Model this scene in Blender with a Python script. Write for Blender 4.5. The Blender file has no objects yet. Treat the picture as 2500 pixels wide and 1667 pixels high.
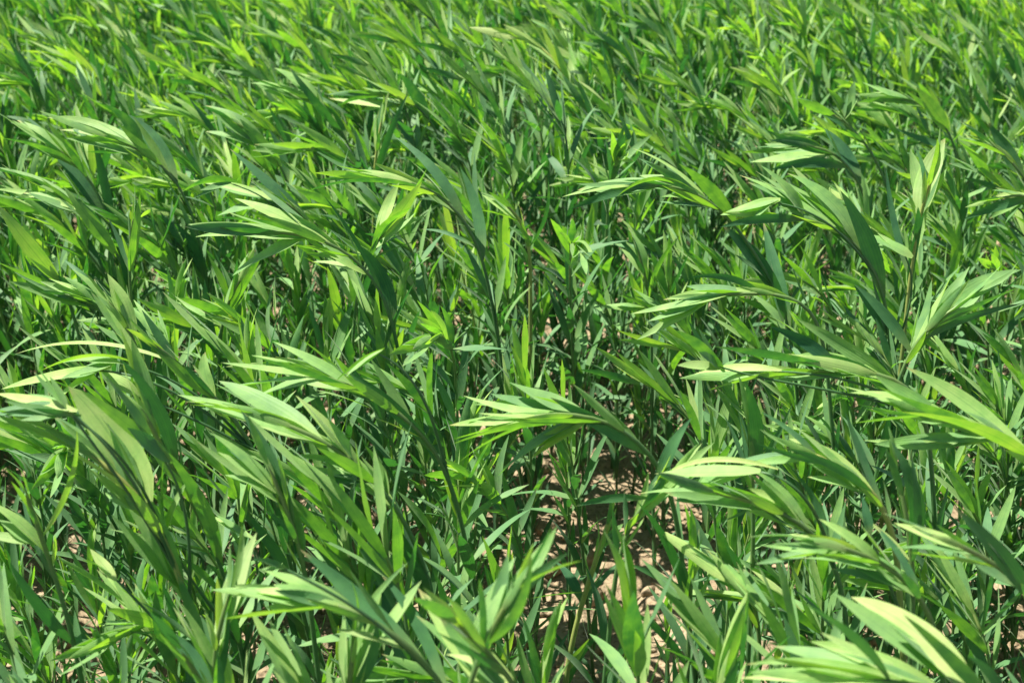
import bpy, math, random
import numpy as np
from mathutils import Vector

R = math.radians
sc = bpy.context.scene
random.seed(7)
rng = np.random.default_rng(7)

# ------------------------------------------------------------------ camera
CAM_Z, PITCH, LENS = 0.76, 22.0, 45.0
cd = bpy.data.cameras.new('camera')
cam = bpy.data.objects.new('camera', cd)
sc.collection.objects.link(cam)
cam.location = (0, 0, CAM_Z)
cam.rotation_euler = (R(90 - PITCH), 0, 0)
cd.lens, cd.sensor_width = LENS, 36.0
cd.clip_start, cd.clip_end = 0.02, 2000
cd.dof.use_dof = True
cd.dof.focus_distance = 1.02
cd.dof.aperture_fstop = 13
sc.camera = cam

# ------------------------------------------------------------------ light
SUN_EL, SUN_AZ = 61.0, -76.0          # azimuth from +y (away from camera) towards +x
w = bpy.data.worlds.new('World'); sc.world = w; w.use_nodes = True
nt = w.node_tree
sky = nt.nodes.new('ShaderNodeTexSky'); sky.sky_type = 'NISHITA'; sky.sun_disc = False
sky.sun_elevation, sky.sun_rotation = R(SUN_EL), R(SUN_AZ)
bg = nt.nodes['Background']; bg.inputs['Strength'].default_value = 0.05
nt.links.new(sky.outputs[0], bg.inputs['Color'])
sd = bpy.data.lights.new('sun', 'SUN'); sd.energy = 5.0; sd.angle = R(0.5); sd.color = (1.0, 0.945, 0.80)
sun = bpy.data.objects.new('sun', sd); sc.collection.objects.link(sun)
sv = Vector((math.sin(R(SUN_AZ)) * math.cos(R(SUN_EL)), math.cos(R(SUN_AZ)) * math.cos(R(SUN_EL)), math.sin(R(SUN_EL))))
sun.rotation_euler = (-sv).to_track_quat('-Z', 'Y').to_euler()
sun.location = sv * 20
sc.view_settings.view_transform = 'Standard'
sc.view_settings.look = 'None'
sc.view_settings.exposure = 1.08
sc.view_settings.gamma = 1.0

# ------------------------------------------------------------------ pixel rays (photograph is 2500 x 1667)
FPX = 2500 * LENS / 36
FW = np.array([0, math.cos(R(PITCH)), -math.sin(R(PITCH))])
UP = np.array([0, math.sin(R(PITCH)), math.cos(R(PITCH))])
EYE = np.array([0, 0, CAM_Z])
def ray(x, y): return np.array([1, 0, 0]) * (x - 1250) / FPX - UP * (y - 833.5) / FPX + FW
def at_height(x, y, h):
    d = ray(x, y); return EYE + d * (h - CAM_Z) / d[2]
def at_depth(x, y, Y):
    d = ray(x, y); return EYE + d * Y / d[1]
def project(p):
    q = np.asarray(p) - EYE; z = q @ FW
    return 1250 + q[0] / z * FPX, 833.5 - (q @ UP) / z * FPX, z

# ------------------------------------------------------------------ materials
def N(nt, t, **k):
    n = nt.nodes.new(t)
    for a, b in k.items(): setattr(n, a, b)
    return n
def ramp(nt, stops):
    r = N(nt, 'ShaderNodeValToRGB'); e = r.color_ramp.elements
    e[0].position, e[0].color = stops[0][0], (*stops[0][1], 1)
    e[1].position, e[1].color = stops[-1][0], (*stops[-1][1], 1)
    for p, c in stops[1:-1]:
        k = e.new(p); k.color = (*c, 1)
    return r
def mathn(nt, op, a, b=None, c=None):
    m = N(nt, 'ShaderNodeMath', operation=op)
    for i, v in enumerate((a, b, c)):
        if v is None: continue
        if hasattr(v, 'links'): nt.links.new(v, m.inputs[i])
        else: m.inputs[i].default_value = v
    return m.outputs[0]
def mixc(nt, f, a, b, blend='MIX'):
    m = N(nt, 'ShaderNodeMix', data_type='RGBA', blend_type=blend)
    for i, v in ((0, f), (6, a), (7, b)):
        if hasattr(v, 'links'): nt.links.new(v, m.inputs[i])
        elif i == 0: m.inputs[0].default_value = v
        else: m.inputs[i].default_value = (*v, 1)
    return m.outputs[2]

def leaf_material():
    m = bpy.data.materials.new('leaf_blade'); m.use_nodes = True; nt = m.node_tree; L = nt.links
    nt.nodes.clear()
    out = N(nt, 'ShaderNodeOutputMaterial')
    at = N(nt, 'ShaderNodeAttribute', attribute_name='leafdata')
    sp = N(nt, 'ShaderNodeSeparateXYZ'); L.new(at.outputs['Vector'], sp.inputs[0])
    u, v, tint = sp.outputs
    geo = N(nt, 'ShaderNodeNewGeometry')
    tc = N(nt, 'ShaderNodeTexCoord')
    no = N(nt, 'ShaderNodeTexNoise'); no.inputs['Scale'].default_value = 90; no.inputs['Detail'].default_value = 3
    L.new(tc.outputs['Object'], no.inputs['Vector'])
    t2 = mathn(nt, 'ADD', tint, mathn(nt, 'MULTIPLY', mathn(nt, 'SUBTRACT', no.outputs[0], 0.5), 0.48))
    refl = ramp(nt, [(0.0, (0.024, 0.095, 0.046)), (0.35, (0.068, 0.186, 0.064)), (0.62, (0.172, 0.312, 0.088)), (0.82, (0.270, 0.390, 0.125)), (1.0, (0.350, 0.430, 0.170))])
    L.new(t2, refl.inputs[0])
    tran = ramp(nt, [(0.0, (0.003, 0.028, 0.007)), (0.42, (0.014, 0.075, 0.006)), (0.66, (0.115, 0.265, 0.007)), (1.0, (0.250, 0.370, 0.018))])
    L.new(t2, tran.inputs[0])
    # parallel veins and midrib
    au = mathn(nt, 'ABSOLUTE', u)
    rib = N(nt, 'ShaderNodeMapRange'); rib.inputs[1].default_value = 0.0; rib.inputs[2].default_value = 0.10; rib.inputs[3].default_value = 1; rib.inputs[4].default_value = 0
    L.new(au, rib.inputs[0])
    vein = mathn(nt, 'MULTIPLY', mathn(nt, 'ADD', mathn(nt, 'SINE', mathn(nt, 'MULTIPLY', u, 19.0)), 1.0), 0.5)
    rc = mixc(nt, mathn(nt, 'MULTIPLY', vein, 0.035), refl.outputs[0], (0.05, 0.13, 0.05))
    rc = mixc(nt, mathn(nt, 'MULTIPLY', rib.outputs[0], 0.36), rc, (0.05, 0.14, 0.05))
    # paler, yellower towards the attachment
    bs = N(nt, 'ShaderNodeMapRange'); bs.inputs[1].default_value = 0.0; bs.inputs[2].default_value = 0.32; bs.inputs[3].default_value = 0.45; bs.inputs[4].default_value = 0
    L.new(v, bs.inputs[0])
    rc = mixc(nt, bs.outputs[0], rc, (0.25, 0.30, 0.08))
    # some dry straw-coloured tips and specks
    n3 = N(nt, 'ShaderNodeTexNoise'); n3.inputs['Scale'].default_value = 22; L.new(tc.outputs['Object'], n3.inputs['Vector'])
    tipm = N(nt, 'ShaderNodeMapRange'); tipm.inputs[1].default_value = 0.90; tipm.inputs[2].default_value = 0.97; L.new(v, tipm.inputs[0])
    drym = N(nt, 'ShaderNodeMapRange'); drym.inputs[1].default_value = 0.54; drym.inputs[2].default_value = 0.60; L.new(n3.outputs[0], drym.inputs[0])
    rc = mixc(nt, mathn(nt, 'MULTIPLY', mathn(nt, 'MULTIPLY', tipm.outputs[0], drym.outputs[0]), 0.7), rc, (0.34, 0.27, 0.12))
    # underside slightly greyer
    rc = mixc(nt, mathn(nt, 'MULTIPLY', geo.outputs['Backfacing'], 0.35), rc, (0.12, 0.22, 0.10))
    trc = mixc(nt, mathn(nt, 'MULTIPLY', rib.outputs[0], 0.45), tran.outputs[0], (0.03, 0.14, 0.01))
    trc = mixc(nt, mathn(nt, 'MULTIPLY', vein, 0.25), trc, (0.05, 0.18, 0.01))
    bp = N(nt, 'ShaderNodeBump'); bp.inputs['Strength'].default_value = 0.25; bp.inputs['Distance'].default_value = 0.0006
    n2 = N(nt, 'ShaderNodeTexNoise'); n2.inputs['Scale'].default_value = 260
    L.new(tc.outputs['Object'], n2.inputs['Vector'])
    L.new(mathn(nt, 'ADD', mathn(nt, 'MULTIPLY', vein, 0.5), n2.outputs[0]), bp.inputs['Height'])
    pb = N(nt, 'ShaderNodeBsdfPrincipled')
    pb.inputs['Roughness'].default_value = 0.56
    pb.inputs['Specular IOR Level'].default_value = 0.24
    pb.inputs['Sheen Weight'].default_value = 0.10
    pb.inputs['Sheen Roughness'].default_value = 0.5
    L.new(rc, pb.inputs['Base Color']); L.new(bp.outputs[0], pb.inputs['Normal'])
    tb = N(nt, 'ShaderNodeBsdfTranslucent'); L.new(trc, tb.inputs['Color'])
    ad = N(nt, 'ShaderNodeAddShader'); L.new(pb.outputs[0], ad.inputs[0]); L.new(tb.outputs[0], ad.inputs[1])
    L.new(ad.outputs[0], out.inputs['Surface'])
    return m

def stem_material():
    m = bpy.data.materials.new('stem_skin'); m.use_nodes = True; nt = m.node_tree; L = nt.links
    pb = nt.nodes['Principled BSDF']
    at = N(nt, 'ShaderNodeAttribute', attribute_name='leafdata')
    sp = N(nt, 'ShaderNodeSeparateXYZ'); L.new(at.outputs['Vector'], sp.inputs[0])
    tc = N(nt, 'ShaderNodeTexCoord')
    no = N(nt, 'ShaderNodeTexNoise'); no.inputs['Scale'].default_value = 60
    L.new(tc.outputs['Object'], no.inputs['Vector'])
    t = mathn(nt, 'ADD', sp.outputs[2], mathn(nt, 'MULTIPLY', mathn(nt, 'SUBTRACT', no.outputs[0], 0.5), 0.3))
    r = ramp(nt, [(0.0, (0.030, 0.095, 0.038)), (0.5, (0.080, 0.190, 0.065)), (0.8, (0.22, 0.29, 0.085)), (1.0, (0.37, 0.41, 0.12))])  # darkest stop paints gap shade into the lower stems
    L.new(t, r.inputs[0]); L.new(r.outputs[0], pb.inputs['Base Color'])
    pb.inputs['Roughness'].default_value = 0.45
    pb.inputs['Subsurface Weight'].default_value = 0.0
    return m

def soil_material(name, big):
    m = bpy.data.materials.new(name); m.use_nodes = True; nt = m.node_tree; L = nt.links
    pb = nt.nodes['Principled BSDF']; pb.inputs['Roughness'].default_value = 0.95
    pb.inputs['Specular IOR Level'].default_value = 0.15
    tc = N(nt, 'ShaderNodeTexCoord')
    a = N(nt, 'ShaderNodeTexNoise'); a.inputs['Scale'].default_value = 14; a.inputs['Detail'].default_value = 8; a.inputs['Roughness'].default_value = 0.65
    b = N(nt, 'ShaderNodeTexNoise'); b.inputs['Scale'].default_value = 240; b.inputs['Detail'].default_value = 5
    c = N(nt, 'ShaderNodeTexVoronoi'); c.inputs['Scale'].default_value = 95
    for n in (a, b, c): L.new(tc.outputs['Object'], n.inputs['Vector'])
    r = ramp(nt, [(0.25, (0.21, 0.166, 0.115)), (0.5, (0.345, 0.268, 0.182)), (0.75, (0.46, 0.370, 0.265))])
    L.new(a.outputs[0], r.inputs[0])
    s = ramp(nt, [(0.30, (0.55, 0.50, 0.46)), (0.52, (1, 1, 1)), (0.75, (1.12, 1.08, 1.0))])
    L.new(b.outputs[0], s.inputs[0])
    L.new(mixc(nt, 1.0, r.outputs[0], s.outputs[0], 'MULTIPLY'), pb.inputs['Base Color'])
    h = mathn(nt, 'ADD', mathn(nt, 'MULTIPLY', b.outputs[0], 0.6), mathn(nt, 'MULTIPLY', c.outputs[0], 0.8))
    bp = N(nt, 'ShaderNodeBump'); bp.inputs['Strength'].default_value = 0.9; bp.inputs['Distance'].default_value = 0.004
    L.new(h, bp.inputs['Height']); L.new(bp.outputs[0], pb.inputs['Normal'])
    return m

M_LEAF, M_STEM = leaf_material(), stem_material()
M_SOIL, M_CLOD = soil_material('soil', True), soil_material('clod', False)

# ------------------------------------------------------------------ mesh collecting
class Geo:
    """vertices, quads, per-vertex leaf data (across, along, tint), material per quad"""
    def __init__(s): s.V, s.F, s.D, s.M, s.n = [], [], [], [], 0
    def add(s, V, F, D, mi=0):
        s.V.append(V); s.F.append(F + s.n); s.D.append(D); s.M.append(np.full(len(F), mi, np.int32)); s.n += len(V)
    def arrays(s):
        return np.concatenate(s.V), np.concatenate(s.F), np.concatenate(s.D), np.concatenate(s.M)
def mesh_from(name, V, F, D=None, M=None, mats=()):
    me = bpy.data.meshes.new(name)
    k = F.shape[1]
    me.vertices.add(len(V)); me.vertices.foreach_set('co', np.ascontiguousarray(V, np.float32).ravel())
    me.loops.add(F.size); me.loops.foreach_set('vertex_index', np.ascontiguousarray(F, np.int32).ravel())
    me.polygons.add(len(F)); me.polygons.foreach_set('loop_start', np.arange(0, F.size, k, dtype=np.int32))
    for mt in mats: me.materials.append(mt)
    if M is not None: me.polygons.foreach_set('material_index', np.ascontiguousarray(M, np.int32))
    if D is not None:
        a = me.attributes.new('leafdata', 'FLOAT_VECTOR', 'POINT'); a.data.foreach_set('vector', np.ascontiguousarray(D, np.float32).ravel())
    me.update(calc_edges=True)
    me.polygons.foreach_set('use_smooth', np.ones(len(F), bool))
    return me
def unit(v): return v / (np.linalg.norm(v) + 1e-12)

FACES = {}
def strip_faces(n, c):
    if (n, c) not in FACES:
        f = [(i * (c + 1) + j, i * (c + 1) + j + 1, (i + 1) * (c + 1) + j + 1, (i + 1) * (c + 1) + j) for i in range(n) for j in range(c)]
        FACES[n, c] = np.array(f, np.int32)
    return FACES[n, c]
def ribbon(geo, C, Wd, Nn, W, tint, cross=4, fold=0.18, ripple=0.0, blunt=1.0):
    """a leaf along the centre line C with width directions Wd and normals Nn"""
    n = len(C) - 1
    t = np.linspace(0, 1, n + 1)
    prof = (np.sin(np.pi * np.clip(t, 0, 1) ** 0.80) ** 0.80) * (1 - 0.10 * t)
    prof = prof / prof.max()
    prof = np.maximum(prof, np.where(t < 0.5, 0.26, 0.015))
    u = np.linspace(-1, 1, cross + 1)
    half = W * 0.5 * prof
    ph = rng.uniform(0, 6.28)
    rip = ripple * W * np.sin(t * 9 + ph)[:, None] * u[None, :]
    V = C[:, None, :] + Wd[:, None, :] * (half[:, None] * u[None, :])[..., None] + Nn[:, None, :] * (fold * np.abs(u)[None, :] ** 1.4 * half[:, None] + rip * prof[:, None])[..., None]
    D = np.empty((n + 1, cross + 1, 3)); D[..., 0] = u[None]; D[..., 1] = t[:, None]; D[..., 2] = tint
    geo.add(V.reshape(-1, 3), strip_faces(n, cross), D.reshape(-1, 3))
WIND = np.array([-0.97, -0.05, -0.12])
def free_leaf(geo, base, d0, n0, L, W, bend, tint, nseg=8, cross=2, wind=0.0, twist=0.0, fold=0.2):
    """grows from base along d0, upper face n0, curving by bend and blown along WIND"""
    C = np.empty((nseg + 1, 3)); Wd = np.empty_like(C); Nn = np.empty_like(C)
    d, n = unit(d0), n0; p = base.copy(); st = L / nseg
    for i in range(nseg + 1):
        wdir = unit(np.cross(n, d)); n = unit(np.cross(d, wdir))
        if twist: wdir = wdir * math.cos(twist / nseg) + n * math.sin(twist / nseg); n = unit(np.cross(d, wdir))
        C[i], Wd[i], Nn[i] = p, wdir, n
        a = bend / nseg
        d = unit(d * math.cos(a) - n * math.sin(a) + WIND * wind / nseg)
        p = p + d * st
    ribbon(geo, C, Wd, Nn, W, tint, cross, fold, ripple=0.05)
def tube(geo, P, r0, r1, tint0, tint1, k=6, mi=0):
    n = len(P); T = np.gradient(P, axis=0); T /= np.linalg.norm(T, axis=1)[:, None]
    a = np.cross(T, np.array([0, 1.0, 0.2])); a /= np.linalg.norm(a, axis=1)[:, None]; b = np.cross(T, a)
    th = np.arange(k) * 2 * np.pi / k
    t = np.linspace(0, 1, n); r = r0 + (r1 - r0) * t; r[-1] = 1e-5
    V = P[:, None] + r[:, None, None] * (a[:, None] * np.cos(th)[None, :, None] + b[:, None] * np.sin(th)[None, :, None])
    f = np.array([(i * k + j, i * k + (j + 1) % k, (i + 1) * k + (j + 1) % k, (i + 1) * k + j) for i in range(n - 1) for j in range(k)], np.int32)
    D = np.zeros((n, k, 3)); D[..., 1] = t[:, None]; D[..., 2] = (tint0 + (tint1 - tint0) * t ** 1.5)[:, None]
    geo.add(V.reshape(-1, 3), f, D.reshape(-1, 3), mi)
def smooth_line(P, n):
    """Catmull-Rom through P, n points evenly spaced"""
    P = np.asarray(P, float)
    if len(P) == 2: P = np.array([P[0], (P[0] + P[1]) / 2, P[1]])
    Q = np.vstack([2 * P[0] - P[1], P, 2 * P[-1] - P[-2]]); o = []
    for i in range(1, len(Q) - 2):
        for t in np.linspace(0, 1, 16, endpoint=False):
            o.append(0.5 * (2 * Q[i] + (Q[i + 1] - Q[i - 1]) * t + (2 * Q[i - 1] - 5 * Q[i] + 4 * Q[i + 1] - Q[i + 2]) * t * t + (3 * Q[i] - Q[i - 1] - 3 * Q[i + 1] + Q[i + 2]) * t ** 3))
    o.append(P[-1]); o = np.array(o)
    s = np.r_[0, np.cumsum(np.linalg.norm(np.diff(o, axis=0), axis=1))]
    q = np.linspace(0, s[-1], n)
    return np.stack([np.interp(q, s, o[:, i]) for i in range(3)], 1), s[-1]
def frames(P):
    T = np.gradient(P, axis=0); T /= np.linalg.norm(T, axis=1)[:, None]
    A = np.empty_like(T); a = np.array([0.3, 1, 0.1])
    for i, t in enumerate(T):
        a = unit(a - t * (a @ t)); A[i] = a
    return T, A, np.cross(T, A)

def clothe(P, length, fol, shoot, nseg, cross, s0, s1, spacing, leaf_l, rs, shoot_n, tint_shift=0.0, shoot_len=0.052, shoot_spread=1.0, open_=1.0):
    """leaves spiralling up the stem line P from s0 to s1 (fractions) and a shoot bundle at its end"""
    T, A, B = frames(P); n = len(P) - 1
    s = s0 * length; ang = rs.uniform(0, 6.28)
    while s < s1 * length:
        f = s / length; i = min(n, int(f * n))
        ang += 2.399 + rs.normal(0, 0.25)
        rad = A[i] * math.cos(ang) + B[i] * math.sin(ang)
        grow = np.clip((f - 0.02) / 0.40, 0, 1)
        L = leaf_l * (0.50 + 0.50 * grow) * rs.uniform(0.78, 1.15)
        Wf = L * rs.uniform(0.10, 0.15)
        dv = R(rs.uniform(9, 36) * (1.15 - 0.4 * f) if rs.random() > 0.12 else rs.uniform(45, 75)) * open_
        d = T[i] * math.cos(dv) + rad * math.sin(dv)
        nn = unit(T[i] * math.sin(dv) - rad * math.cos(dv))
        tint = np.clip(0.03 + 0.46 * f + rs.normal(0, 0.12) + tint_shift, 0, 1)  # older lower leaves are darker, deepened further to paint shade in the gaps
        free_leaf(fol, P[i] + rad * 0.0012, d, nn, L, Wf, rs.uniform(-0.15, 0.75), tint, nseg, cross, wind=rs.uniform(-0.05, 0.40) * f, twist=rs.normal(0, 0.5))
        s += spacing * rs.uniform(0.7, 1.3) * (1.25 - 0.35 * f)
    t = T[-1]
    for k in range(shoot_n):
        q = 1 - 0.16 * (k / max(1, shoot_n - 1)) ** 1.2
        i = min(n, int(q * n)); ang += 2.399
        rad = A[i] * math.cos(ang) + B[i] * math.sin(ang)
        dv = R(4 + 20 * (1 - (q - 0.84) / 0.16) + rs.uniform(-3, 6)) * shoot_spread
        d = T[i] * math.cos(dv) + rad * math.sin(dv)
        nn = unit(T[i] * math.sin(dv) - rad * math.cos(dv))
        L = shoot_len * rs.uniform(0.75, 1.15); 
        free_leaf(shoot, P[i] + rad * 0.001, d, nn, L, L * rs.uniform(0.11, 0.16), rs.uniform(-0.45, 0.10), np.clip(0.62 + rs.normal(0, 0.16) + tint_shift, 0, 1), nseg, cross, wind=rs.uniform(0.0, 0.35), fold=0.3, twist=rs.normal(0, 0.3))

# ------------------------------------------------------------------ ordinary plants: a set of shapes to repeat
def stem_line(h, lean, bend, start, az, wob, rs, n=26):
    t = np.linspace(0, 1, n); th = lean * t ** 0.8 + bend * np.clip((t - start) / (1 - start), 0, 1) ** 1.6
    ph = az + wob * np.sin(t * 4 + rs.uniform(0, 6))
    d = np.stack([np.sin(th) * np.cos(ph), np.sin(th) * np.sin(ph), np.cos(th)], 1)
    P = np.vstack([np.zeros(3), np.cumsum(d * h / (n - 1), 0)[:-1]])
    return P
def make_kind(seed, habit, lod):
    rs = np.random.default_rng(seed)
    h = {'nodding': rs.uniform(0.40, 0.49), 'leaning': rs.uniform(0.36, 0.45), 'upright': rs.uniform(0.30, 0.40), 'low': rs.uniform(0.14, 0.24)}[habit]
    lean = R({'nodding': rs.uniform(0, 15), 'leaning': rs.uniform(0, 16), 'upright': rs.uniform(0, 7), 'low': rs.uniform(0, 15)}[habit])
    bend = R({'nodding': rs.uniform(68, 108), 'leaning': rs.uniform(30, 60), 'upright': rs.uniform(0, 14), 'low': rs.uniform(0, 14)}[habit])
    P = stem_line(h, lean, bend, rs.uniform(0.58, 0.76), math.pi + rs.normal(0, 0.35), 0.2, rs)
    st, fo, sh = Geo(), Geo(), Geo()
    nseg, cr = (8, 2) if lod == 0 else (4, 1)
    tube(st, P if lod == 0 else P[::3], 0.0021, 0.0011, 0.25, 0.75, 6 if lod == 0 else 4)
    sc_ = 0.62 if habit == 'low' else 1
    clothe(P, h, fo, sh, nseg, cr, 0.04, 0.90, 0.0125 if lod == 0 else 0.0140, (0.074 if lod == 0 else 0.076) * sc_, rs, 10 if lod == 0 else 9, 0.0, 0.066 * sc_, 1.0 if habit == 'nodding' else 1.4)
    return dict(habit=habit, h=h, stem=st.arrays(), fol=fo.arrays(), shoot=sh.arrays(), top=P[:, 2].max(), tipv=P[-1])
HABITS = ['nodding'] * 7 + ['leaning'] * 4 + ['upright'] * 3 + ['low'] * 3
KINDS = [make_kind(100 + i, hb, 0) for i, hb in enumerate(HABITS)]
KINDS_FAR = [make_kind(300 + i, hb, 1) for i, hb in enumerate(HABITS)]

# ------------------------------------------------------------------ soil
def vnoise(x, y, seed=0):
    r = np.random.default_rng(seed); T = r.random((256, 256))
    xi, yi = np.floor(x).astype(int), np.floor(y).astype(int); fx, fy = x - xi, y - yi
    fx, fy = fx * fx * (3 - 2 * fx), fy * fy * (3 - 2 * fy)
    g = lambda i, j: T[i % 256, j % 256]
    return (g(xi, yi) * (1 - fx) + g(xi + 1, yi) * fx) * (1 - fy) + (g(xi, yi + 1) * (1 - fx) + g(xi + 1, yi + 1) * fx) * fy
def ground_z(x, y):
    x, y = np.asarray(x, float), np.asarray(y, float)
    fade = 1 / (1 + (np.hypot(x, y) / 6) ** 2)
    z = 0.018 * (vnoise(x * 5 + 40, y * 5 + 40, 1) - 0.5) + 0.012 * (vnoise(x * 17 + 90, y * 17 + 90, 2) - 0.5)
    lump = np.clip(vnoise(x * 42 + 200, y * 42 + 200, 3) - 0.45, 0, 1)
    z = z + 0.020 * lump + 0.006 * np.clip(vnoise(x * 110 + 300, y * 110 + 300, 4) - 0.4, 0, 1) + 0.002 * vnoise(x * 260, y * 260, 5)
    return z * fade
def axis(lo, hi, step):
    far = np.geomspace(0.03, 400, 46)
    return np.r_[lo - far[::-1], np.arange(lo, hi, step), hi + far]
xs, ys = axis(-1.0, 1.0, 0.005), axis(0.45, 2.6, 0.005)
GX, GY = np.meshgrid(xs, ys)
V = np.stack([GX, GY, ground_z(GX, GY)], -1).reshape(-1, 3)
nx = len(xs); i = np.arange((len(ys) - 1) * (nx - 1)); a = i // (nx - 1) * nx + i % (nx - 1)
F = np.stack([a, a + 1, a + nx + 1, a + nx], 1).astype(np.int32)
g = bpy.data.objects.new('ground', mesh_from('ground', V, F, mats=[M_SOIL])); sc.collection.objects.link(g)
g['kind'] = 'structure'; g['label'] = 'dry tan crumbly soil showing between the stems'

# crumbs and clods lying on the soil
def clods(n):
    import bmesh
    bm = bmesh.new(); bmesh.ops.create_icosphere(bm, subdivisions=2, radius=1)
    v0 = np.array([v.co[:] for v in bm.verts]); f0 = np.array([[v.index for v in f.verts] for f in bm.faces], np.int32); bm.free()
    VV, FF, k = [], [], 0
    for _ in range(n):
        y = 0.5 + 2.0 * rng.random() ** 1.3; x = rng.uniform(-0.5, 0.5) * y * 1.05
        r = 0.0021 * (1 + rng.pareto(1.7)); r = min(r, 0.014)
        d = 1 + 0.35 * (vnoise(v0[:, 0] * 2 + rng.uniform(0, 99), v0[:, 1] * 2 + v0[:, 2] * 1.7 + 50, 9) - 0.5) * 2
        v = v0 * d[:, None] * np.array([1, rng.uniform(0.7, 1.1), rng.uniform(0.55, 0.9)]) * r
        c, s = math.cos(rng.uniform(0, 6)), math.sin(rng.uniform(0, 6))
        q = rng.uniform(0, 6.28); v = v @ np.array([[math.cos(q), math.sin(q), 0], [-math.sin(q), math.cos(q), 0], [0, 0, 1]])
        VV.append(v + np.array([x, y, float(ground_z(x, y)) + r * 0.25])); FF.append(f0 + k); k += len(v0)
    me = mesh_from('soil_clods', np.concatenate(VV), np.concatenate(FF), mats=[M_CLOD])
    o = bpy.data.objects.new('soil_clods', me); sc.collection.objects.link(o)
    o['kind'] = 'stuff'; o['label'] = 'pale crumbs and small clods scattered on the bare soil'; o['category'] = 'soil'
clods(5200)

# ------------------------------------------------------------------ building a plant from parts
GROUP = 'crop plants in the field'
def plant_root(loc, label):
    o = bpy.data.objects.new('crop_plant', None); sc.collection.objects.link(o)
    o.empty_display_size = 0.02; o.location = loc
    o['label'] = label; o['category'] = 'crop plant'; o['group'] = GROUP
    return o
def part(name, arr, mat, parent):
    V, F, D, M = arr
    o = bpy.data.objects.new(name, mesh_from(name, V, F, D, None, [mat])); sc.collection.objects.link(o)
    o.parent = parent
    return o

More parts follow.
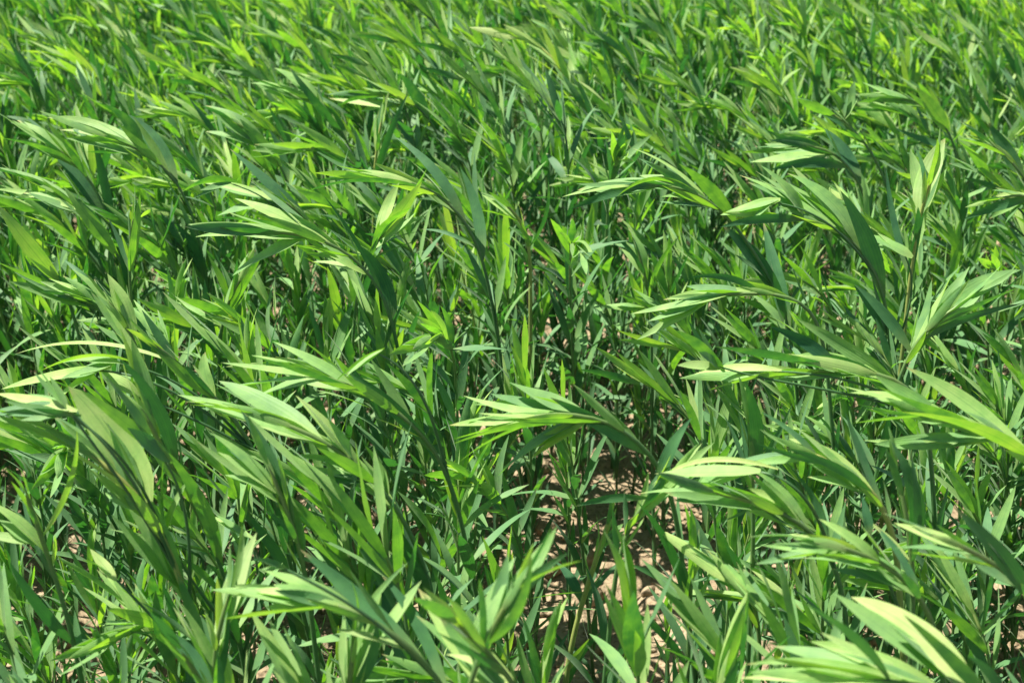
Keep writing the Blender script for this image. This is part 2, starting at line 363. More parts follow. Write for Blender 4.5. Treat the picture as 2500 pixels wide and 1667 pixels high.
# ------------------------------------------------------------------ the plants that stand out, one by one
# (quadrant, height of the shoot base, stem points low to high, end of the shoot, leaves (base, tip, width, flags), label, short name)
# leaf flags: p sunlit, painted pale and facing up, u seen from below, d facing the camera, b blue-green, y yellowish, c curled over
OFF = {1: (0, 0), 2: (1250, 0), 3: (0, 833), 4: (1250, 833)}
HEROES = [
 (1, .44, [(935,1190),(895,1000),(850,870),(790,780),(700,690)], (240,560), [(765,765,600,540,105,'b'),(610,640,492,490,75,'d'),(640,625,240,545,75,'p'),(520,625,295,640,50,'u'),(560,640,290,600,40,'y'),(930,1235,810,1030,75,'d'),(940,1230,760,820,30,'d')],
  'tall stalk bowed left with a broad blue-green leaf and long pale shoot', 'upper left blue-green stalk'),
 (1, .43, [(520,1050),(470,900),(400,790),(300,690)], (-30,520), [(480,940,140,555,90,'b'),(300,690,90,560,70,'p'),(330,720,20,640,55,'u'),(540,1000,430,640,60,'d')],
  'stalk at the left edge with a long straight blue-green leaf above its bowed shoot', 'edge stalk with the long straight leaf'),
 (1, .44, [(1800,1420),(1730,1260),(1640,1170),(1480,1060)], (920,1070), [(1810,1420,1655,1140,95,'d'),(1470,1060,1100,920,80,'p'),(1330,1025,1000,1000,42,'u'),(1290,1030,920,1085,52,'p'),(1640,1180,1360,1060,35,'p'),(1700,1250,1500,920,28,'d')],
  'arching stalk left of the middle with a striped four-leaf shoot pointing left', 'arching stalk with the striped shoot'),
 (1, .46, [(2215,1140),(2110,960),(2020,860),(1910,800)], (1465,830), [(2130,930,1830,645,65,'b'),(2210,1110,2120,790,75,'b'),(1910,800,1540,800,22,'y'),(1880,790,1465,832,45,'d'),(1830,800,1420,880,40,'u'),(2090,930,2000,900,16,'u'),(2200,1080,1950,1055,25,'b')],
  'slanting stalk with a long knife-like blue-green leaf and a drooping dark striped shoot', 'stalk with the knife-like leaf'),
 (1, .43, [(1640,1300),(1690,1160),(1760,1060),(1800,1000)], (1965,820), [(1770,1060,1830,850,75,'y'),(1790,1030,1930,845,80,'uy'),(1780,1080,1890,960,60,'u'),(1770,1090,1940,1000,50,'p'),(1720,1120,1920,1105,18,'u')],
  'stalk with a fat yellow-green shoot pointing up and to the right', 'stalk with the fat upright shoot'),
 (1, .42, [(1715,860),(1725,720),(1740,610)], (1780,430), [(1738,620,1785,430,48,'py'),(1740,740,1870,440,40,'d'),(1725,760,1800,660,20,'p')],
  'slim yellow stem topped by one upright pale leaf, upper middle', 'slim yellow stem with one pale leaf'),
 (1, .36, [(1010,1500),(1030,1430),(1055,1350)], (1200,1150), [(1050,1390,1205,1155,48,'uy'),(1040,1400,1140,1170,36,'p'),(1020,1470,900,1470,30,'p'),(980,1475,740,1475,45,'p'),(970,1460,820,1390,22,'p')],
  'short stalk with two yellow-green leaves raised and a pale shoot lying left', 'short stalk with two raised leaves'),
 (1, .42, [(590,1250),(588,1160),(600,1040)], (645,900), [(590,1170,640,905,52,'uy'),(640,910,690,965,40,'uyc'),(585,1200,500,1010,40,'b')],
  'stalk with a glowing yellow-green leaf folded over at its top, left side', 'stalk with the folded glowing leaf'),
 (1, .41, [(600,1300),(540,1150),(470,1050),(380,930)], (-40,760), [(465,1105,300,870,80,'uy'),(380,940,120,890,60,'p'),(350,900,0,775,50,'p'),(330,890,-10,870,40,'y'),(420,1080,130,900,45,'b'),(600,1290,560,1100,60,'d')],
  'stalk at far left with a glowing leaf and a pale plume swept to the edge', 'far left stalk with the pale plume'),
 (1, .41, [(330,1400),(240,1210),(120,1080)], (-60,900), [(235,1195,0,950,92,'uy'),(420,1400,150,1230,90,'d'),(400,1390,0,1210,50,'u'),(440,1330,300,1200,40,'b')],
  'stalk cut by the left edge with a wide olive leaf', 'edge stalk with the wide olive leaf'),
 (1, .40, [(660,1640),(600,1540),(540,1420)], (440,1320), [(605,1580,440,1325,95,'p'),(575,1490,498,1270,100,'py'),(690,1640,585,1430,80,'b')],
  'stalk with two broad creamy leaves pointing straight up, left of centre', 'stalk with two broad creamy leaves'),
 (1, .43, [(1640,760),(1570,590),(1500,490),(1430,430)], (1170,385), [(1430,440,1270,320,62,'p'),(1570,590,1480,480,70,'d'),(1420,430,1165,385,34,'p'),(1530,520,1340,320,50,'d')],
  'dark slanting stalk with a small pale swept shoot, upper left of centre', 'dark slanting stalk with the small shoot'),
 (1, .40, [(1480,1090),(1420,1000),(1380,950)], (1160,860), [(1395,965,1075,700,75,'b'),(1380,955,1160,858,66,'p'),(1200,830,890,830,40,'p'),(1060,840,850,880,60,'u')],
  'stalk with a striped blue-green leaf raised over a pale oval one', 'stalk with the striped raised leaf'),
 (1, .42, [(1340,880),(1305,760),(1230,660),(1150,600)], (950,490), [(1245,700,1110,555,75,'uy'),(1305,780,1240,605,52,'b'),(1160,640,955,495,52,'p'),(1165,640,1055,595,48,'p')],
  'stalk with olive and silvery leaves fanned at its bowed top', 'stalk with the olive and silvery fan'),
 (1, .44, [(2030,640),(1960,520),(1870,415)], (1525,455), [(1930,475,1840,345,70,'u'),(1860,415,1530,450,45,'y'),(1830,410,1560,490,45,'u'),(1850,400,1570,420,30,'p')],
  'stalk with a yellow and dark banded shoot hanging left, top middle', 'stalk with the banded shoot'),
 (2, .45, [(1270,1450),(1140,1210),(1020,1010),(900,880),(760,825)], (300,890), [(650,820,320,872,50,'p'),(530,890,285,957,55,'d'),(790,830,500,900,34,'uyc'),(1005,965,780,765,95,'ud'),(905,905,695,905,38,'p'),(835,825,570,690,22,'p'),(1180,1280,980,1050,95,'d'),(1260,1440,1160,1040,90,'b')],
  'tall stalk curving over with a dark broad leaf and a drooping striped shoot', 'curved stalk with the dark broad leaf'),
 (2, .44, [(1740,1500),(1690,1270),(1570,1070),(1430,990)], (970,1000), [(1530,1050,1280,810,105,'p'),(1280,930,1150,770,62,'p'),(1430,990,1065,815,40,'p'),(1200,925,970,985,64,'p'),(1230,960,970,1040,55,'d'),(1690,1270,1520,900,110,'d'),(1810,1170,1600,1080,72,'p'),(1740,1480,1580,1320,60,'b')],
  'strong stalk with two wide pale leaves behind a layered pale shoot pointing left', 'strong stalk with the wide pale leaves'),
 (2, .44, [(1800,1560),(1825,1300),(1850,1100),(1885,930)], (1990,650), [(1900,900,1985,650,125,'py'),(1880,890,1850,680,34,'b'),(1825,1150,1725,790,40,'b'),(1840,1260,1895,980,50,'d'),(1850,1320,1800,1060,50,'p')],
  'tall straight yellow stem topped by an upright creamy leaf, at the right', 'tall straight yellow stem'),
 (2, .46, [(1760,1000),(1700,780),(1610,620),(1480,505)], (1290,450), [(1500,520,1570,380,62,'p'),(1510,525,1450,410,55,'p'),(1455,485,1315,455,60,'ud'),(1600,612,1465,588,30,'uy'),(1570,560,1380,500,40,'b')],
  'dark curved stem with a pale forked leaf pair at its top, upper right', 'dark stem with the forked leaf pair'),
 (2, .43, [(1650,980),(1600,830),(1540,730),(1400,630)], (1080,740), [(1570,780,1440,600,95,'b'),(1410,640,1180,600,48,'d'),(1400,650,1110,740,55,'p'),(1360,640,1200,650,40,'d'),(1635,970,1580,770,60,'p'),(1450,740,1200,780,60,'d')],
  'stalk with a layered dark and pale shoot sweeping left below the forked leaf pair', 'stalk with the layered dark shoot'),
 (2, .44, [(2050,700),(2010,590),(1950,500),(1850,440)], (1590,460), [(1995,525,1865,410,80,'uy'),(1860,435,1600,470,46,'u'),(1840,420,1620,380,32,'p'),(2020,610,1770,590,40,'d')],
  'stalk with a ragged bright green leaf over a dark swept shoot, upper right', 'stalk with the ragged bright leaf'),
 (2, .43, [(2400,900),(2340,790),(2250,680)], (2060,560), [(2315,770,2195,575,80,'b'),(2245,665,2060,560,30,'p'),(2180,820,2060,660,60,'u'),(2240,670,2060,640,26,'uy'),(2200,900,2245,805,40,'uy')],
  'stalk near the right edge with a broad silvery leaf', 'right edge stalk with the silvery leaf'),
 (2, .40, [(85,1300),(85,1110),(75,1010),(30,950)], (-130,905), [(5,950,-130,898,42,'py'),(80,1060,160,830,26,'u'),(30,960,-150,965,24,'u'),(85,1180,0,1090,30,'p')],
  'slender yellow stem hooked left with a pale paddle leaf, centre', 'slender hooked yellow stem'),
 (2, .42, [(2480,960),(2400,870),(2320,850)], (2080,1005), [(2350,870,2090,1000,60,'d'),(2330,900,2200,1000,40,'p'),(2400,860,2230,900,40,'y')],
  'drooping dark striped shoot entering from the right edge', 'drooping shoot at the right edge'),
 (2, .40, [(1780,1700),(1840,1570),(1930,1450)], (2330,1270), [(1845,1560,2088,1243,95,'p'),(1990,1430,2320,1250,105,'p'),(1960,1450,2300,1330,50,'u'),(1930,1480,2320,1400,50,'d'),(1780,1500,1585,1315,70,'b')],
  'big stalk with a long pale leaf raised to the right like a blade', 'big stalk with the blade leaf'),
 (2, .35, [(640,1460),(625,1330),(610,1220)], (535,1055), [(618,1230,537,1055,48,'p'),(610,1210,460,1080,26,'d'),(640,1300,760,1100,34,'u')],
  'small stalk with one pale upright leaf standing in the gap right of centre', 'small stalk with one pale upright leaf'),
 (2, .42, [(1420,1420),(1330,1345),(1200,1335),(1090,1338)], (720,1375), [(1050,1340,715,1375,62,'p'),(1050,1310,825,1278,40,'d'),(850,1400,560,1440,45,'p'),(1160,1330,1060,1360,20,'y')],
  'almost horizontal stem with a wide pale leaf laid flat, centre right', 'horizontal stem with the flat pale leaf'),
 (3, .41, [(960,1500),(860,1180),(780,960),(720,800),(630,640)], (0,270), [(625,625,330,230,215,'py'),(840,1120,560,680,125,'p'),(990,1510,820,1080,135,'d'),(310,310,0,243,62,'py'),(330,340,20,330,50,'d'),(745,520,390,240,85,'u'),(300,300,165,110,14,'p'),(640,640,490,690,70,'p'),(520,1080,420,960,70,'y')],
  'large stalk at lower left with a huge broad cream leaf and a pale yellow stem', 'large stalk with the huge cream leaf'),
 (3, .42, [(1040,1080),(920,800),(800,600),(720,460)], (560,100), [(785,480,560,100,95,'d'),(715,290,560,-60,90,'py'),(985,895,770,520,95,'u'),(765,880,752,560,18,'u'),(752,570,805,390,18,'u'),(1150,900,960,800,30,'p')],
  'dark-leaved stalk with a thin tendril leaf curling up beside it', 'dark-leaved stalk with the thin tendril'),
 (3, .40, [(1400,1010),(1370,880),(1315,740)], (1120,345), [(1312,745,1118,340,105,'b'),(1205,605,980,430,62,'p'),(1290,700,1050,500,22,'b'),(1360,860,1220,780,40,'d')],
  'stalk with one broad straight grey-green leaf, low left of the middle', 'stalk with the broad grey-green leaf'),
 (3, .43, [(1960,1000),(1900,850),(1790,700),(1600,480),(1420,390)], (850,262), [(1785,695,1475,435,95,'p'),(1745,625,1678,485,62,'p'),(1570,450,1370,260,75,'py'),(1380,375,845,252,85,'p'),(1150,330,890,293,30,'uy'),(1600,565,1330,540,45,'p'),(1660,620,1540,580,20,'y'),(2010,1110,1780,800,90,'d')],
  'long arching stalk with a large striped leaf head reaching far left, lower middle', 'long stalk with the striped leaf head'),
 (3, .43, [(2060,560),(1930,390),(1800,270),(1660,200)], (1160,75), [(1910,370,1600,140,95,'d'),(1710,245,1480,190,55,'uy'),(1530,180,1165,70,75,'u'),(1280,130,1030,100,42,'p'),(1560,160,1270,10,60,'p'),(1740,50,1550,180,28,'uy')],
  'stalk behind the striped leaf head with a squared bright yellow-green leaf', 'stalk with the squared bright leaf'),
 (3, .41, [(2120,1700),(1960,1440),(1780,1290),(1530,1150)], (1080,1190), [(1540,1155,1230,1058,90,'p'),(1870,1335,1405,975,115,'b'),(1405,1150,1085,1170,52,'py'),(1395,1160,1045,1268,75,'uy'),(2030,1520,1770,1100,95,'b'),(1300,1040,1165,1000,45,'d')],
  'front stalk arching left at the bottom with pale leaves and a yellow-edged shoot', 'front arching stalk'),
 (3, .40, [(2480,1720),(2360,1560),(2200,1380)], (1945,1160), [(2360,1600,1945,1160,215,'py'),(2500,1700,2250,1450,110,'d'),(2260,1500,2060,1440,50,'y')],
  'front stalk at the bottom edge with one very broad pale leaf', 'front stalk with the very broad leaf'),
 (3, .36, [(975,1560),(972,1420),(975,1330)], (1170,900), [(970,1335,1168,903,135,'py'),(990,1520,1050,1270,60,'d')],
  'stalk with one upright pale blade leaning right, bottom left', 'stalk with the upright pale blade'),
 (3, .37, [(1590,1720),(1600,1560),(1620,1420)], (1650,1235), [(1600,1580,1638,1240,110,'p'),(1630,1540,1720,1290,85,'d'),(1760,1500,1870,1040,60,'p')],
  'stalk with pale round-tipped leaves standing up at the bottom edge', 'stalk with round-tipped leaves'),
 (3, .42, [(2120,1640),(2200,1430),(2290,1230)], (2560,870), [(2215,1400,2360,1010,150,'p'),(2270,1300,2430,990,80,'ud'),(2300,1250,2540,885,110,'p'),(2330,1200,2600,980,90,'d'),(2400,1070,2660,1010,40,'uy')],
  'front stalk with large pale leaves raised to the right and a yellow-edged hollow', 'front stalk with large raised leaves'),
 (3, .36, [(1010,1720),(940,1580),(880,1480)], (765,1340), [(970,1600,765,1338,125,'b'),(1100,1600,1000,1420,60,'d')],
  'bottom stalk with a wide dull green leaf', 'bottom stalk with the wide dull leaf'),
 (3, .40, [(330,1330),(260,1090),(190,900),(130,740)], (95,610), [(208,1000,98,625,48,'b'),(320,1300,60,1030,90,'d'),(100,900,-60,740,60,'p'),(270,1170,35,1175,22,'u'),(300,740,350,430,40,'uy')],
  'straight dark stem leaning left with a narrow blue-green leaf, far left', 'straight dark stem leaning left'),
 (3, .43, [(1180,480),(990,270),(850,110),(780,60)], (600,-60), [(905,200,690,-5,70,'uy'),(880,250,940,60,85,'p'),(620,240,470,140,70,'p'),(560,100,205,135,40,'uy'),(600,90,95,62,24,'y'),(450,130,30,215,62,'py')],
  'stalk at left with long thin yellow-green leaves laid flat over its neighbours', 'stalk with flat yellow-green leaves'),
 (4, .43, [(740,640),(680,530),(590,430),(420,300),(250,270)], (-260,470), [(600,430,200,268,95,'d'),(300,270,-240,460,60,'u'),(280,280,-150,290,60,'p'),(240,280,-260,380,75,'p'),(280,330,75,495,62,'p'),(230,260,-200,250,60,'p'),(160,300,-220,540,30,'uy')],
  'stalk with a thick fan-like drooping shoot in the centre foreground', 'centre stalk with the fan-like shoot'),
 (4, .38, [(480,1000),(520,840),(580,720)], (910,480), [(620,720,912,478,95,'p'),(780,590,822,365,78,'b'),(600,655,305,752,58,'d'),(590,700,715,560,50,'b'),(440,800,575,790,66,'uy')],
  'stalk with a rounded green leaf pointing up right over the dark soil gap', 'stalk with the rounded green leaf'),
 (4, .40, [(1500,960),(1400,860),(1290,790),(1100,720)], (680,650), [(1290,800,900,690,92,'p'),(1150,595,670,655,34,'y'),(1260,690,820,650,60,'u'),(940,700,600,700,36,'p'),(1340,800,1110,600,50,'p'),(1000,690,960,820,30,'d'),(1240,770,1090,680,60,'y'),(1430,880,1290,600,50,'b')],
  'stalk with a long yellow rib and pale leaves spread nearly flat, lower right', 'stalk with the long yellow rib'),
 (4, .42, [(1760,800),(1690,690),(1590,590),(1500,540)], (1110,440), [(1620,605,1290,455,88,'py'),(1600,620,1255,492,55,'d'),(1680,645,1538,340,66,'b'),(1320,540,1060,572,52,'p'),(1500,500,1280,420,60,'p'),(1350,510,1130,470,40,'d'),(1280,430,1150,330,40,'b')],
  'stalk with a lit yellow-cream stem and smooth pale leaves, right of the soil gap', 'stalk with the lit cream stem'),
 (4, .42, [(1960,1240),(1840,1095),(1710,985),(1560,910)], (1160,940), [(1720,985,1300,890,70,'py'),(1840,1105,1515,955,95,'p'),(1390,940,1155,935,52,'p'),(1510,945,1215,1005,42,'uy'),(1590,900,1420,820,70,'p'),(1850,1100,1680,860,60,'b')],
  'stalk with a cream ribbed leaf and a pointed two-leaf shoot, lower right', 'stalk with the cream ribbed leaf'),
 (4, .43, [(2480,1230),(2330,1090),(2170,980),(2050,910)], (1770,845), [(2040,930,1770,840,78,'py'),(2090,950,1845,968,42,'uy'),(2370,1110,2050,780,120,'d'),(2240,1040,1950,900,40,'p')],
  'stalk near the right edge with a yellow leaf above a glowing horizontal one', 'right stalk with the yellow leaf'),
 (4, .44, [(2560,660),(2440,560),(2300,460),(2100,360)], (1570,250), [(2330,490,1820,335,100,'uy'),(2310,465,1840,140,115,'p'),(2000,330,1700,215,95,'u'),(1900,310,1570,240,60,'p'),(2080,385,1640,450,55,'p'),(1960,340,1600,290,45,'d'),(1850,350,1580,375,36,'uy')],
  'heavy drooping head of wide green leaves at the right edge', 'heavy head at the right edge'),
 (4, .40, [(2480,1900),(2250,1700),(2060,1560)], (1080,1540), [(2070,1580,1585,1195,165,'py'),(1840,1535,1395,1385,110,'py'),(1680,1530,1080,1545,80,'py'),(1600,1390,1335,1205,95,'u'),(1640,1500,1100,1485,60,'p'),(2350,1600,2100,1450,80,'d')],
  'stalk at the bottom right corner with very large yellowish leaves', 'nearest corner stalk'),
 (4, .34, [(800,1640),(812,1400),(818,1180),(825,1000)], (835,800), [(832,1020,835,805,64,'uy'),(800,1130,585,755,66,'d'),(830,1440,925,1225,66,'b'),(795,1430,560,1245,55,'d'),(815,1210,880,900,26,'uy'),(810,1100,540,1020,50,'d'),(830,1450,860,1240,40,'b')],
  'thick vertical stem in front of bare soil with a glowing leaf hanging at its top', 'thick vertical stem'),
 (4, .34, [(235,1640),(290,1300),(345,1130),(400,960),(440,850)], (470,740), [(270,1460,350,1370,62,'uy'),(350,1160,210,1020,70,'b'),(355,1150,520,1000,36,'b'),(420,900,505,840,60,'p'),(340,1130,90,1180,26,'u'),(280,1540,410,1340,60,'d')],
  'pale slanting stem in front of bare soil with a round glowing leaf', 'pale slanting stem'),
 (4, .38, [(1110,900),(1105,700),(1100,500)], (1070,210), [(1105,510,1072,205,95,'d'),(1105,570,1040,330,70,'b'),(1030,600,970,340,40,'b'),(1115,560,1280,300,40,'d')],
  'stalk with a wide dark leaf standing upright beside the soil gap', 'stalk with the wide dark upright leaf'),
 (4, .43, [(1900,210),(1760,130),(1560,130)], (850,155), [(950,120,770,-40,85,'u'),(1400,115,960,30,80,'u'),(1190,135,855,150,48,'py'),(1180,150,920,220,40,'uy'),(1560,120,1260,90,70,'p'),(1560,200,1260,90,60,'d'),(1700,140,1350,110,40,'y'),(1420,60,1200,-60,80,'b')],
  'stalk laid over to the left with a long row of pale leaves, right of centre', 'stalk with the long row of leaves'),
 (4, .28, [(1140,1420),(1135,1280),(1115,1180)], (1005,950), [(1112,1185,1005,950,58,'py'),(1130,1240,970,1090,30,'b'),(1140,1300,1060,1160,40,'d')],
  'small stalk with a pale yellow folded leaf over the bare soil', 'small stalk with the folded pale leaf'),
 (4, .42, [(1850,1040),(1815,820),(1780,640)], (1740,480), [(1800,830,1745,480,115,'d'),(1640,870,1610,720,60,'b'),(1850,900,1830,520,60,'d'),(1660,930,1580,800,30,'y')],
  'stalk with a wide dark vertical leaf behind the cream ribbed one', 'stalk with the wide dark vertical leaf'),
]
HERO_BASES, HERO_TIPS = [], []
def hero(spec, idx):
    q, hz, stem, tip, leaves, label, short = spec
    rs = np.random.default_rng(1000 + idx)
    ox, oy = OFF[q]
    S = lambda x, y: (ox + x / 1.8816, oy + y / 1.8816)
    Y = at_height(*S(*stem[-1]), hz)[1]
    P = [at_depth(*S(*p), Y) for p in stem]
    while len(P) > 2 and P[0][2] < 0.05: P.pop(0)
    d = unit(P[1] - P[0]); z0 = P[0][2]
    gx = P[0][0] - np.clip(d[0] / max(d[2], 0.35), -0.6, 0.6) * z0 * 0.3
    gy = Y + rs.normal(0, 0.012)
    base = np.array([gx, gy, float(ground_z(gx, gy)) - 0.004])
    mid = np.array([P[0][0] * 0.62 + gx * 0.38 - d[0] * 0.01, Y, z0 * 0.5 + base[2] * 0.5])
    tp = at_depth(*S(*tip), Y + rs.normal(0, 0.02))
    end = P[-1] * 0.55 + tp * 0.45
    line, length = smooth_line([base, mid] + P + [end], 40)
    below = np.linalg.norm(np.diff(np.array([base, mid] + P), axis=0), axis=1).sum() / length
    for _ in range(14):
        line[1:-1] += 0.5 * ((line[:-2] + line[2:]) / 2 - line[1:-1])
    line = line - base
    st, fo, sh = Geo(), Geo(), Geo()
    bright = 'yellow stem' in label or 'cream stem' in label or 'pale slanting' in label
    yellow = 0.62 if 'yellow stem' in label or 'cream stem' in label or 'pale slanting' in label else 0.25
    tube(st, line, 0.0026 if bright else 0.0022, 0.0016 if bright else 0.0013, yellow, yellow + 0.45, 8)
    clothe(line, length, fo, sh, 9, 2, 0.03, max(0.25, below * (0.5 if bright else 0.72)), 0.020 if bright else 0.016, 0.060, rs, 8, 0.0, max(0.03, 0.62 * np.linalg.norm(tp - P[-1])), 1.0, 0.85)
    for (bx, by, tx, ty, wpx, fl) in leaves:
        B = at_depth(*S(bx, by), Y); T0 = at_depth(*S(tx, ty), Y)
        L = np.linalg.norm(T0 - B); 
        away = rs.uniform(0.45, 0.80) if 'y' in fl and 'u' not in fl else rs.uniform(0.30, 0.65) if 'p' in fl or 'b' in fl else rs.uniform(-0.40, -0.10) if 'u' in fl else rs.uniform(-0.25, 0.2)
        T = at_depth(*S(tx, ty), Y + L * away)
        dv = T - B; B = B - dv * 0.14; T = T + dv * 0.06; dv = T - B; L = np.linalg.norm(dv); dd = dv / L
        p = unit(np.cross(dd, np.array([0, 1.0, 0])))
        if p[2] < 0 or (abs(p[2]) < 0.25 and p[0] < 0): p = -p
        roll = R(54 + rs.normal(0, 8)) if 'p' in fl or 'y' in fl else R(32 + rs.normal(0, 12))
        if 'd' in fl: roll = R(4 + rs.normal(0, 10))
        if 'u' in fl: roll = R(-34 + rs.normal(0, 8))
        if abs(dd[2]) > 0.75:                      # steep leaf: turn its face towards or away from the sunny left
            if p[0] < 0: p = -p
            roll = (-abs(roll) if not ('u' in fl or 'd' in fl) else abs(roll)) * 0.5
        wv = p * math.cos(roll) + np.array([0, 1.0, 0]) * math.sin(roll)
        wv = unit(wv - dd * (wv @ dd))
        W = wpx / 1.8816 / FPX * (Y / math.cos(R(PITCH))) / max(0.6, math.cos(abs(roll) - R(PITCH) * (abs(dd[2]) < 0.75))) * 0.72
        near_ = np.linalg.norm(line + base - B, axis=1); k0 = int(near_.argmin()); far_ = near_[k0] > 0.021
        if not far_:                               # clasp the stem itself
            B = line[max(1, k0 - 1)] + base; dv = T - B; L = np.linalg.norm(dv); dd = dv / L
        else:                                      # carried on a slim side branch
            q_ = B - base; k0 = int(np.clip(k0 - 7, 1, 30)); gap = np.linalg.norm(q_ - line[k0])
            br, _ = smooth_line([line[k0], line[k0] * 0.45 + q_ * 0.55 - dd * gap * 0.08 + np.array([0, 0, 0.05]) * gap, q_, q_ + dd * L * 0.15], 24)
            for _ in range(30): br[1:-1] += 0.5 * ((br[:-2] + br[2:]) / 2 - br[1:-1])
            tube(st, br, 0.0013, 0.0007, 0.15, 0.5, 6)
        if 'p' in fl or far_:         # slim companions that make a tuft with it
            pp = unit(np.cross(dd, np.array([0, 1.0, 0]))); pp = pp if pp[2] > 0 else -pp
            for _ in range(2):
                d2 = unit(dd + pp * rs.normal(-0.05, 0.16) + np.array([0, 1.0, 0]) * rs.normal(0, 0.16))
                n2 = unit(pp + np.array([0, -0.8, 0.5]) * rs.uniform(0.2, 1))
                free_leaf(fo, B - base + dv * rs.uniform(0.02, 0.22), d2, unit(n2 - d2 * (n2 @ d2)), L * rs.uniform(0.55, 0.9), L * rs.uniform(0.11, 0.16), rs.uniform(-0.3, 0.4), np.clip(0.60 + rs.normal(0, 0.15), 0, 1), 9, 2, wind=rs.uniform(0, 0.15), fold=0.3, twist=rs.normal(0, 0.4))
        n = 12; t = np.linspace(0, 1, n + 1)
        up = p if p[2] > 0.1 else -np.sign(p[0]) * p * 0
        bow = (0.05 + rs.normal(0, 0.03)) * L if 'c' not in fl else 0.22 * L
        bowd = up if np.linalg.norm(up) > 0.1 else p * rs.choice([-1, 1])
        C = B + dv * t[:, None] + bowd * (4 * t * (1 - t) * bow)[:, None] + np.array([0, 1, 0]) * (rs.normal(0, 0.05) * L * 4 * t * (1 - t))[:, None]
        C = C - base
        T_ = np.gradient(C, axis=0); T_ /= np.linalg.norm(T_, axis=1)[:, None]
        tw = rs.normal(0, 0.28) * (t - 0.3)
        Wd = wv - T_ * (T_ @ wv)[:, None]; Wd /= np.linalg.norm(Wd, axis=1)[:, None]
        Nn = np.cross(T_, Wd)
        if Nn[3] @ np.array([0, -1, 0.6]) < 0: Nn = -Nn
        Wd = Wd * np.cos(tw)[:, None] + Nn * np.sin(tw)[:, None]
        tint = 0.20 if 'b' in fl else 0.70 if 'y' in fl and 'u' in fl else 0.86 if 'y' in fl else 0.64 if 'p' in fl else 0.52 if 'u' in fl else 0.28  # sunlit look is put into the tint of the pale leaves
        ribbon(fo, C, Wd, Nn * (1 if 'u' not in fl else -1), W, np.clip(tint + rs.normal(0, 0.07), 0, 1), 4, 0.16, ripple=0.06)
    r = plant_root(base, label)
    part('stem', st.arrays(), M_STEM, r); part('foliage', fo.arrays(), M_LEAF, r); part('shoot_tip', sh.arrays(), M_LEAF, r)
    HERO_BASES.append(base); u, v = S(*tip); u2, v2 = S(*stem[-1]); HERO_TIPS.append(((u + u2) / 2, (v + v2) / 2, short))
for k_, sp_ in enumerate(HEROES): hero(sp_, k_)

# ------------------------------------------------------------------ the rest of the stand
BARE = [(np.array([0.12, 1.10, 0]), 0.10, 0.14), (np.array([0.085, 0.76, 0]), 0.06, 0.30), (at_height(1420, 1400, 0), 0.08, 0.08), (at_height(1730, 1090, 0), 0.035, 0.06), (at_height(1800, 720, 0), 0.05, 0.14), 
        (at_height(1250, 690, 0), 0.10, 0.25), (at_height(20, 1560, 0), 0.07, 0.08), (at_height(1980, 1180, 0), 0.05, 0.06), (at_height(760, 1150, 0), 0.05, 0.07)]
spots = []
grid = 0.05
def spacing_at(y): return 0.047 if y < 1.3 else 0.051 if y < 1.9 else 0.056
y = 0.16
while y < 6.2:
    sp_ = spacing_at(y)
    half = 0.42 * y + 0.55
    x = -half
    while x < half:
        px, py = x + rng.uniform(-0.5, 0.5) * sp_, y + rng.uniform(-0.5, 0.5) * sp_
        x += sp_
        dens = 1.0
        for c, rx, ry in BARE:
            q = ((px - c[0]) / rx) ** 2 + ((py - c[1]) / ry) ** 2
            dens = min(dens, 0.14 + 0.86 * np.clip(q - 0.55, 0, 1))
        dens *= 0.62 + 0.75 * float(vnoise(np.array(px * 4.1 + 11), np.array(py * 3.1 + 70), 33))
        if rng.random() > dens: continue
        if any((px - b[0]) ** 2 + (py - b[1]) ** 2 < 0.016 ** 2 for b in HERO_BASES): continue
        spots.append((px, py))
    y += sp_
plants = []
for px, py in spots:
    near = py < 1.7
    r = rng.random()
    a_, b_, c_ = (0.14, 0.36, 0.78) if py < 1.25 else (0.30, 0.54, 0.84) if near else (0.52, 0.70, 0.90)
    hb = 'nodding' if r < a_ else 'leaning' if r < b_ else 'upright' if r < c_ else 'low'
    ks = [k for k, b in enumerate(HABITS) if b == hb]; k = int(rng.choice(ks))
    hv = 0.80 + 0.36 * float(vnoise(np.array(px * 2.2 + 31), np.array(py * 1.6 + 7), 21))
    s = hv * rng.uniform(0.86, 1.10) * (0.80 if py < 1.25 else 0.89 if near else 0.96)
    plants.append([px, py, k, s, rng.normal(0, 0.5) if hb in ('nodding', 'leaning') else rng.uniform(-3.1, 3.1), float(ground_z(px, py)) - 0.004])
cand = []
for i, (px, py, k, s, a, gz) in enumerate(plants):
    K = KINDS[k]; t = K['tipv'] * s
    c_, s_ = math.cos(a), math.sin(a)
    tip = np.array([px + c_ * t[0] - s_ * t[1], py + s_ * t[0] + c_ * t[1], gz + t[2]])
    u, v, z = project(tip)
    if 0.2 < z and -20 < u < 2520 and -20 < v < 1690: cand.append((z, i, u, v))
cand.sort()
N_IND = 300 - len(HERO_BASES)
chosen = {i: (u, v, z) for z, i, u, v in cand[:N_IND]}
WORD = {'nodding': 'bowed', 'leaning': 'slanting', 'upright': 'upright', 'low': 'short'}
def generic_label(k, s, u, v):
    hb = HABITS[k]
    best = min(HERO_TIPS, key=lambda h: (h[0] - u) ** 2 + (1.4 * (h[1] - v)) ** 2)
    dx, dy = u - best[0], v - best[1]
    rel = ('left of' if dx < 0 else 'right of') if abs(dx) > 1.2 * abs(dy) else ('behind' if dy < 0 else 'in front of')
    size = 'tall' if KINDS[k]['top'] * s > 0.33 else 'low' if KINDS[k]['top'] * s < 0.2 else 'medium'
    if hb == 'low': size = 'thin'
    return f"{size} {WORD[hb]} stalk", f"{rel} the {best[2]}", math.hypot(dx, dy)
told = {}
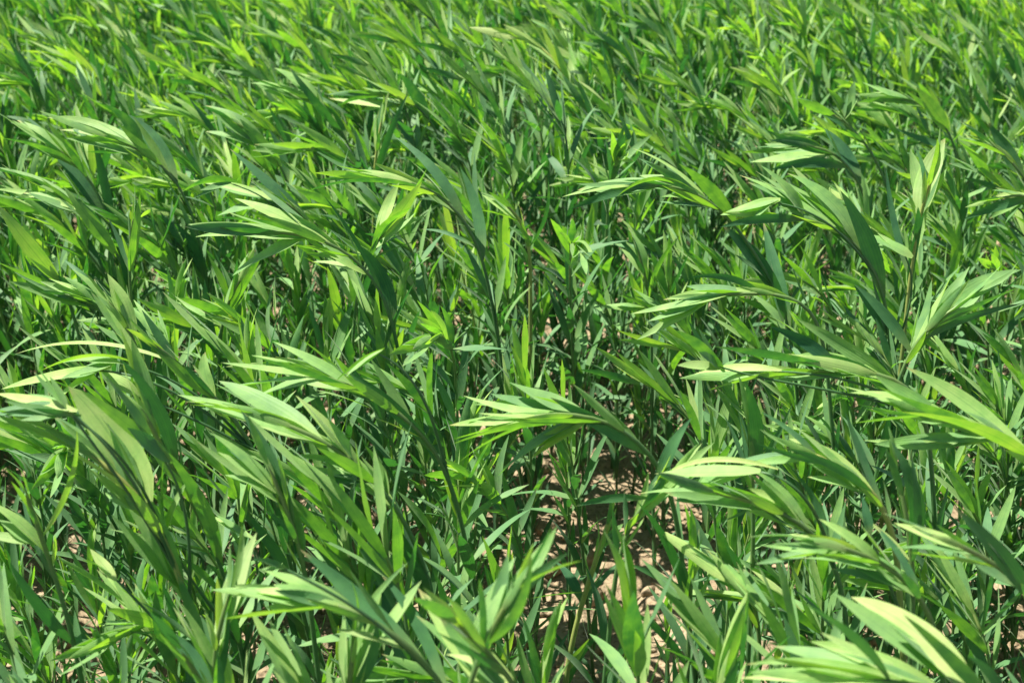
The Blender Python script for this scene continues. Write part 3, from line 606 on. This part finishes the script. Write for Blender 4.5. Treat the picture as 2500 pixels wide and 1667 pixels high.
for i, (u, v, z) in chosen.items():
    px, py, k, s, a, gz = plants[i]
    what, where, dist = generic_label(k, s, u, v)
    told.setdefault((what, where), []).append((dist, i))
LABEL = {}
RANK = ['nearest', 'second nearest', 'third nearest', 'fourth nearest', 'fifth nearest', 'sixth nearest', 'seventh nearest', 'eighth nearest']
for (what, where), mem in told.items():
    for r_, (dist, i) in enumerate(sorted(mem)):
        LABEL[i] = f"{what} {where}" if len(mem) == 1 else f"{what} {RANK[min(r_, 7)]} {where}"
protos = {}
for i, (u, v, z) in chosen.items():
    px, py, k, s, a, gz = plants[i]
    lab = LABEL[i]
    if k not in protos:
        r = plant_root((px, py, gz), lab); K = KINDS[k]
        part('stem', K['stem'], M_STEM, r); part('foliage', K['fol'], M_LEAF, r); part('shoot_tip', K['shoot'], M_LEAF, r)
        protos[k] = r
    else:
        r = protos[k].copy(); sc.collection.objects.link(r); r.location = (px, py, gz); r['label'] = lab
        for ch in list(protos[k].children):
            c = ch.copy(); sc.collection.objects.link(c); c.parent = r
    r.rotation_euler = (rng.normal(0, 0.06), rng.normal(0, 0.06), a); r.scale = (s, s, s)
G = Geo()
for i, (px, py, k, s, a, gz) in enumerate(plants):
    if i in chosen: continue
    K = (KINDS if py < 1.9 else KINDS_FAR)[k]
    c_, s_ = math.cos(a), math.sin(a)
    tx, ty = rng.normal(0, 0.06, 2)
    Rm = np.array([[c_, -s_, 0], [s_, c_, 0], [0, 0, 1]]) @ np.array([[1, 0, tx], [0, 1, ty], [-tx, -ty, 1]])
    dt = rng.normal(0, 0.09) + 0.07 * min(1, max(0, (py - 1.6) / 1.5))  # farther plants tinted yellower, their backlit brightness put into the colour
    for nm, mi in (('stem', 1), ('fol', 0), ('shoot', 0)):
        V, F, D, M = K[nm]
        D2 = D.copy(); D2[:, 2] += dt
        G.add((V * s) @ Rm.T + np.array([px, py, gz]), F, D2, mi)
V, F, D, M = G.arrays()
o = bpy.data.objects.new('crop_stand', mesh_from('crop_stand', V, F, D, M, [M_LEAF, M_STEM])); sc.collection.objects.link(o)
o['kind'] = 'stuff'; o['label'] = 'dense mass of green crop stalks filling the field farther back'; o['category'] = 'crop'
print('plants', len(plants), 'individual', len(chosen) + len(HERO_BASES), 'quads', len(F))
